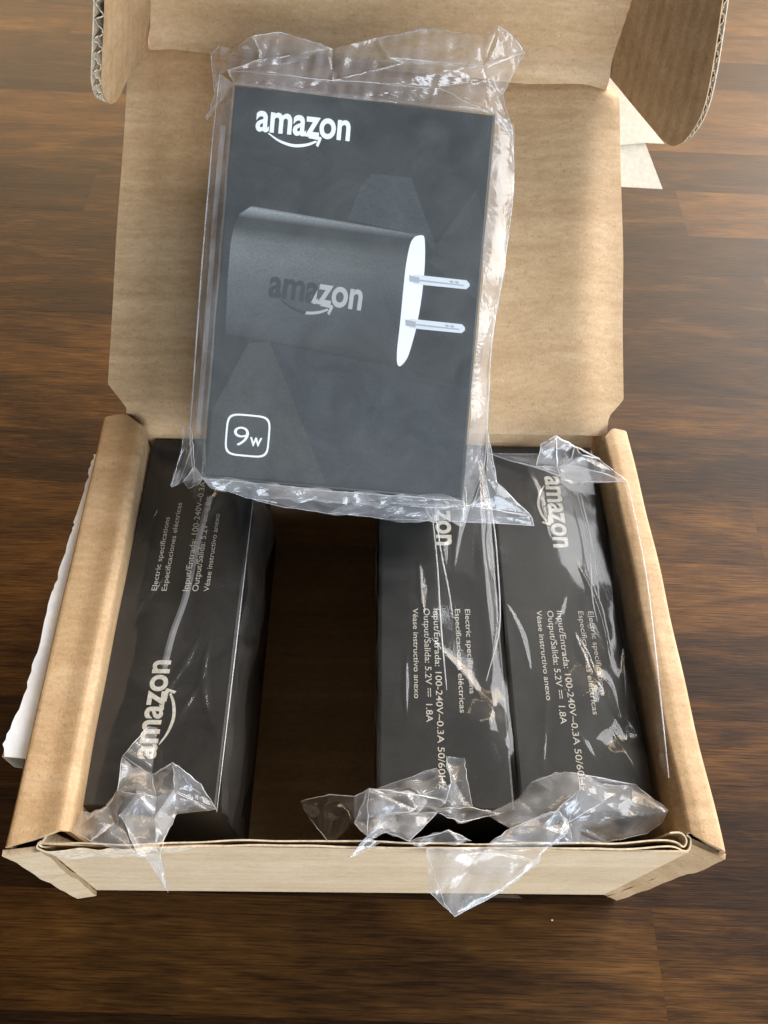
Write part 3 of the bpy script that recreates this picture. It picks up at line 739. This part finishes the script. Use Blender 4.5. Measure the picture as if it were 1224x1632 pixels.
def folds(seed, n=8):
    """sharp little tent folds, mostly along the box"""
    r = random.Random(seed); F = []
    for k in range(n):
        x, y = r.uniform(-.013, .013), r.uniform(-.045, .04); a = math.radians(90+r.gauss(0, 24))
        F.append((x, y, math.cos(a), math.sin(a), r.uniform(.006, .018), r.uniform(.0010, .0020), r.uniform(.0004, .0010), r.gauss(0, 6)))
    def h(x, y):
        t = 0
        for cx, cy, c, s_, L, w, am, bend in F:
            u = (x-cx)*c+(y-cy)*s_
            if abs(u) > L: continue
            v = -(x-cx)*s_+(y-cy)*c+bend*u*u
            d = 1-abs(v)/(w*(1.1-abs(u)/L))
            if d > 0: t += am*d*(1-(u/L)**2)
        return t
    return h
def P(d): return {k: at(x, y, z) for k, (x, y, z) in d.items()}

# left box
left_box, OL = stood_box(-.0474, True, 'wrapped black charger carton on edge at the left, its lettering reading upwards')
fl = Film()
fo1, fo2, fo3 = folds(3, 7), folds(19, 6), folds(25, 10)
hl = lambda x, y: fo1(x, y)+.0016*bump(x, y, -.006, -.02, .006, .016)+.0012*bump(x, y, .004, .01, .006, .03, .3)+.0010*bump(x, y, -.009, .012, .004, .02)
wrap_sheet(fl, OL, 41, hl, amp=.0003)
# loose film standing off the right side of the box
def loose(a, b):
    y = lerp(.0085, .094, b); g = .0010+.0030*b**1.5
    return V3((-.0316+g*math.sin(a*1.5)+.0004, y, lerp(.0632, .045, a)))
crl = make_crump(44, ((.03, .0012), (.012, .0006)))
sheet(fl, loose, 14, 60, 0, 0, crl)
tube(fl, [V3((-.0316, lerp(.0085, .094, k/20), .0633)) for k in range(21)], .00018, 2)
# long seam over the face
up = V3((1, 0, 0))
fl.seam([at(x, y, ZT+.0024) for x, y in ((335, 790), (316, 860), (296, 950), (275, 1010), (262, 1062))], .0016, up, 1)
fl.seam([at(x, y, ZT+.0027) for x, y in ((337, 790), (318, 860), (298, 950), (277, 1010), (262, 1070))], .0011, up, 1)
c4 = lambda X, Y, z: (80+X/4.08, 1150+Y/4.08, z)
T = P(dict(A=c4(470, 225, .069), B=c4(640, 30, .066), C=c4(700, 40, .0645), D=c4(660, 345, .068), E=c4(800, 268, .074), F=c4(980, 410, .069), G=c4(1085, 572, .063), H=c4(820, 602, .067),
    H2=c4(815, 470, .070), I=c4(805, 440, .073), J=c4(690, 490, .072), K=c4(440, 450, .070), K2=c4(530, 310, .0645), L=c4(375, 552, .067), M=c4(130, 715, .0685), N=c4(265, 778, .0715), O=c4(560, 855, .0735),
    P=c4(690, 835, .0735), Q=c4(768, 1112, .058), R=c4(712, 855, .073), S=c4(742, 770, .072), Tt=c4(460, 600, .0715), U=c4(560, 468, .073), W=c4(620, 880, .0725), X=c4(300, 600, .066), Y=c4(420, 660, .070), Z=c4(180, 580, .0635)))
fl.facets(T, [('A', 'B', 'C', 'D'), ('A', 'K2', 'K'), ('A', 'D', 'K2'), ('K2', 'D', 'J', 'U', 'K'), ('D', 'E', 'I', 'J'), ('E', 'F', 'G', 'H2', 'I'), ('H2', 'G', 'H'), ('K', 'U', 'Tt', 'Y', 'L'), ('L', 'Y', 'N', 'M', 'X'), ('X', 'M', 'Z'),
              ('Y', 'Tt', 'O', 'N'), ('Tt', 'U', 'J', 'I', 'H2', 'H', 'S', 'P', 'O'), ('O', 'P', 'R', 'W'), ('W', 'R', 'Q')], 1, 4, .0009, 52,
          [('A', 'D', 'J'), ('A', 'B'), ('A', 'K', 'L'), ('K', 'U', 'J'), ('E', 'F', 'G'), ('D', 'E', 'I'), ('M', 'N', 'O', 'P', 'R'), ('H', 'S', 'R', 'Q'), ('Tt', 'O', 'W', 'Q'), ('Y', 'N'), ('E', 'D'), ('H2', 'G'), ('X', 'L')])
fl.facets(T, [('Tt', 'U', 'J', 'I', 'H2', 'H', 'S', 'P', 'O'), ('W', 'R', 'Q')], 1, 4, .0012, 57)
part(fl, 'plastic_wrap', FILM, left_box, True)

# middle box
mid_box, OM = stood_box(.0194, False, 'wrapped black charger carton on edge beside the empty slot, logo mostly hidden')
fm = Film()
hm = lambda x, y: fo2(x, y)+.0052*bump(x, y, .0095, -.034, .0048, .0075, -.25)+.0015*bump(x, y, -.004, -.01, .007, .02, .4)+.0014*bump(x, y, .006, .030, .004, .010, .2)+.0012*bump(x, y, .012, .02, .002, .04)
wrap_sheet(fm, OM, 74, hm, amp=.0004)
for q in ([(693, 812), (703, 880), (715, 940), (722, 985)], [(770, 740), (786, 830), (793, 900), (796, 1000), (775, 1085)], [(688, 812), (697, 900), (703, 1000), (712, 1100)]):
    tube(fm, smooth_line([at(x, y, ZT+.0028) for x, y in q], 6), .00022, 2)
c3 = lambda X, Y, z: (460+X/3.06, 1100+Y/3.06, z)
T = P(dict(w1=c3(60, 540, .058), w2=c3(200, 510, .062), w3=c3(320, 520, .066), a=c3(390, 480, .074), w4=c3(100, 625, .055), w5=c3(205, 755, .068), m=c3(320, 650, .0715), c=c3(640, 512, .072), d=c3(900, 575, .067), e=c3(1035, 600, .065),
    f=c3(840, 642, .069), g=c3(730, 595, .071), h=c3(588, 738, .072), i=c3(470, 690, .071), j=c3(382, 712, .0735), k=c3(295, 818, .070), l=c3(442, 745, .0715), n=c3(430, 480, .066), o=c3(720, 378, .068), p=c3(772, 465, .070),
    q=c3(770, 322, .0665), r=c3(792, 455, .0715), s=c3(770, 540, .0695), t=c3(735, 575, .069), u=c3(855, 332, .066), v=c3(870, 430, .069), x=c3(900, 575, .0665), y=c3(520, 610, .0690), z=c3(620, 580, .074), A=c3(780, 680, .073), B=c3(890, 735, .0715), C=c3(600, 750, .0715), D=c3(0, 740, .0715)))
fm.facets(T, [('w3', 'a', 'm'), ('a', 'z', 'y', 'j', 'm'), ('a', 'c', 'z'), ('z', 'c', 's', 't', 'g', 'y'), ('y', 'g', 'h', 'i', 'j'), ('j', 'l', 'k'), ('n', 'o', 'p', 'c'), ('c', 'p', 'r', 's'),
              ('t', 's', 'd', 'e', 'f', 'g'), ('q', 'u', 'v', 'd', 's', 'r'), ('h', 'A', 'B', 'C')], 1, 4, .0010, 82,
          [('a', 'j', 'k', 'l'), ('a', 'm', 'j'), ('n', 'o', 'p'), ('q', 'r', 's', 't'), ('u', 'v', 'x'), ('t', 'd', 'e'), ('g', 'f', 'e'), ('g', 'h', 'i'), ('a', 'c', 's'), ('w1', 'w2', 'w3', 'a'), ('w4', 'w5'), ('z', 'y', 'g'), ('h', 'A', 'B')])
fm.facets(T, [('a', 'z', 'y', 'j', 'm'), ('j', 'l', 'k'), ('y', 'g', 'h', 'i', 'j')], 1, 4, .0013, 85)
fm.facets(T, [('w1', 'w2', 'w3', 'm', 'w5', 'w4')], 0, 4, .0012, 88)
part(fm, 'plastic_wrap', FILM, mid_box, True)

# right box
right_box, OR = stood_box(.0515, False, 'wrapped black charger carton on edge against the right wall, its whole logo in view')
fr = Film()
hr = lambda x, y: fo3(x, y)+.0056*bump(x, y, .002, -.028, .0048, .0085, -.45)+.0016*bump(x, y, .011, -.020, .0035, .010, .35)+.0010*bump(x, y, -.002, .016, .006, .02, .3)+.0030*bump(x, y, .009, -.041, .006, .005, .3)+.0010*bump(x, y, .012, -.008, .003, .006)
wrap_sheet(fr, OR, 91, hr, amp=.0004)
# film riding up over the right wall
def over(a, b):
    x = lerp(.0655, .0712, a); y = lerp(.012, .1005, b)
    return V3((x, y, .0640+.0079*min(1, (a*1.3))**.7+.0006*math.sin(b*9)))
cro = make_crump(93, ((.03, .0007), (.01, .0003)))
def over2(a, b):
    A = smooth_line([(960, 760, 0), (975, 900, 0), (1000, 1060, 0), (1035, 1200, 0)], 8); B = smooth_line([(1000, 767, 0), (1028, 905, 0), (1046, 1050, 0), (1066, 1240, 0)], 8)
    k = b*(len(A)-1); i = min(len(A)-2, int(k)); p, q = A[i].lerp(A[i+1], k-i), B[i].lerp(B[i+1], k-i)
    return at(p.x, p.y, .0638).lerp(at(q.x, q.y, .0728), a)
sheet(fr, over2, 10, 60, 0, 0, lambda p: max(-.0002, cro(p)))
for q in ([(1000, 767, .0730), (1028, 905, .0730), (1046, 1050, .0729), (1066, 1240, .0729)], [(917, 778, .0655), (938, 860, .0655), (944, 950, .0655), (952, 990, .065)], [(926, 790, .0662), (944, 870, .066), (956, 960, .0655)]):
    tube(fr, smooth_line([at(*p) for p in q], 6), .0002, 2)
b4 = lambda X, Y, z: (760+X/3.825, 660+Y/3.825, z)
T = P(dict(a=b4(390, 185, .075), b=b4(482, 135, .078), c=b4(600, 198, .075), d=b4(740, 272, .074), e=b4(920, 410, .0735), f=b4(600, 412, .067), g=b4(490, 325, .070), h=b4(362, 318, .069), i=b4(560, 300, .073), j=b4(60, 238, .063), k=b4(420, 342, .0645), l=b4(620, 425, .0655), m=b4(370, 240, .065), n=b4(640, 250, .076), o=b4(520, 400, .069)))
fr.facets(T, [('h', 'a', 'b', 'g'), ('b', 'c', 'i', 'g'), ('c', 'n', 'i'), ('n', 'd', 'e', 'i'), ('i', 'e', 'f', 'g'), ('j', 'm', 'h', 'k'), ('h', 'g', 'f', 'l', 'k'), ('f', 'e', 'l')], 1, 4, .0010, 101,
          [('h', 'a', 'b', 'c', 'd', 'e'), ('e', 'f', 'l'), ('e', 'i', 'g'), ('c', 'n', 'd'), ('i', 'c'), ('j', 'k', 'l'), ('g', 'o', 'f'), ('b', 'g', 'h')], .0002)
c7 = lambda X, Y, z: (780+X/3.02, 900+Y/3.02, z)
T = P(dict(a=c7(425, 1003, .071), b=c7(320, 1000, .068), c=c7(200, 1050, .067), d=c7(140, 1125, .066), e=c7(0, 1212, .066), f=c7(436, 1076, .077), g=c7(548, 1142, .072), h=c7(700, 1060, .066), i=c7(862, 1180, .068), j=c7(832, 1242, .066), k=c7(760, 1292, .064),
    l=c7(560, 1338, .066), m=c7(400, 1345, .0715), n=c7(380, 1240, .0735), o=c7(240, 1212, .0745), p=c7(0, 1345, .0745), q=c7(250, 1392, .0735), r=c7(100, 1270, .0735), s=c7(330, 1180, .0762), t=c7(350, 1300, .075), u=c7(300, 1350, .0745)))
T.update(P(dict(A=(679, 1352, .0725), B=(774, 1350, .0735), C=(683, 1420, .0700), D=(725, 1461, .069), E=(800, 1420, .071), F=(860, 1372, .073), G=(708, 1440, .0702))))
fr.facets(T, [('c', 'b', 'a', 'f', 's', 'o', 'd'), ('d', 'o', 'r', 'e'), ('a', 'h', 'g', 'f'), ('h', 'i', 'j', 'k', 'l', 'n', 'g'), ('f', 'g', 'n', 's'), ('l', 'm', 'n'), ('s', 'n', 't', 'u', 'p', 'r', 'o'), ('t', 'n', 'm', 'u'), ('p', 'u', 'q', 'F', 'B'), ('A', 'B', 'F', 'E', 'D', 'C')], 1, 4, .0007, 111,
          [('c', 'b', 'a'), ('f', 's', 'o', 'r'), ('a', 'f'), ('n', 'g'), ('i', 'j', 'k', 'l'), ('a', 'h', 'i'), ('f', 'n', 't', 'u', 'q'), ('A', 'G', 'D'), ('C', 'D', 'E', 'F', 'q'), ('s', 'n'), ('p', 'r'), ('t', 'm')])
fr.facets(T, [('A', 'B', 'F', 'E', 'D', 'C'), ('s', 'n', 't', 'u', 'p', 'r', 'o')], 1, 4, .0010, 115)
part(fr, 'plastic_wrap', FILM, right_box, True)

# crumb on the table
mb = MB(); rc = random.Random(2); cpos = at(880, 1466, .0004)
for k in range(1):
    for i in range(6):
        pass
vs = [cpos+V3((rc.uniform(.8, 1.2)*.00032*math.cos(i*1.047), rc.uniform(.8, 1.2)*.00028*math.sin(i*1.047), -.0003)) for i in range(6)]+[cpos+V3((0, 0, .0002))]
mb.add(vs, [(i, (i+1) % 6, 6) for i in range(6)]+[tuple(reversed(range(6)))])
o = mb.build('crumb', LABEL_BACK); tag(o, 'tiny white crumb on the dark table in front of the box', 'crumb')
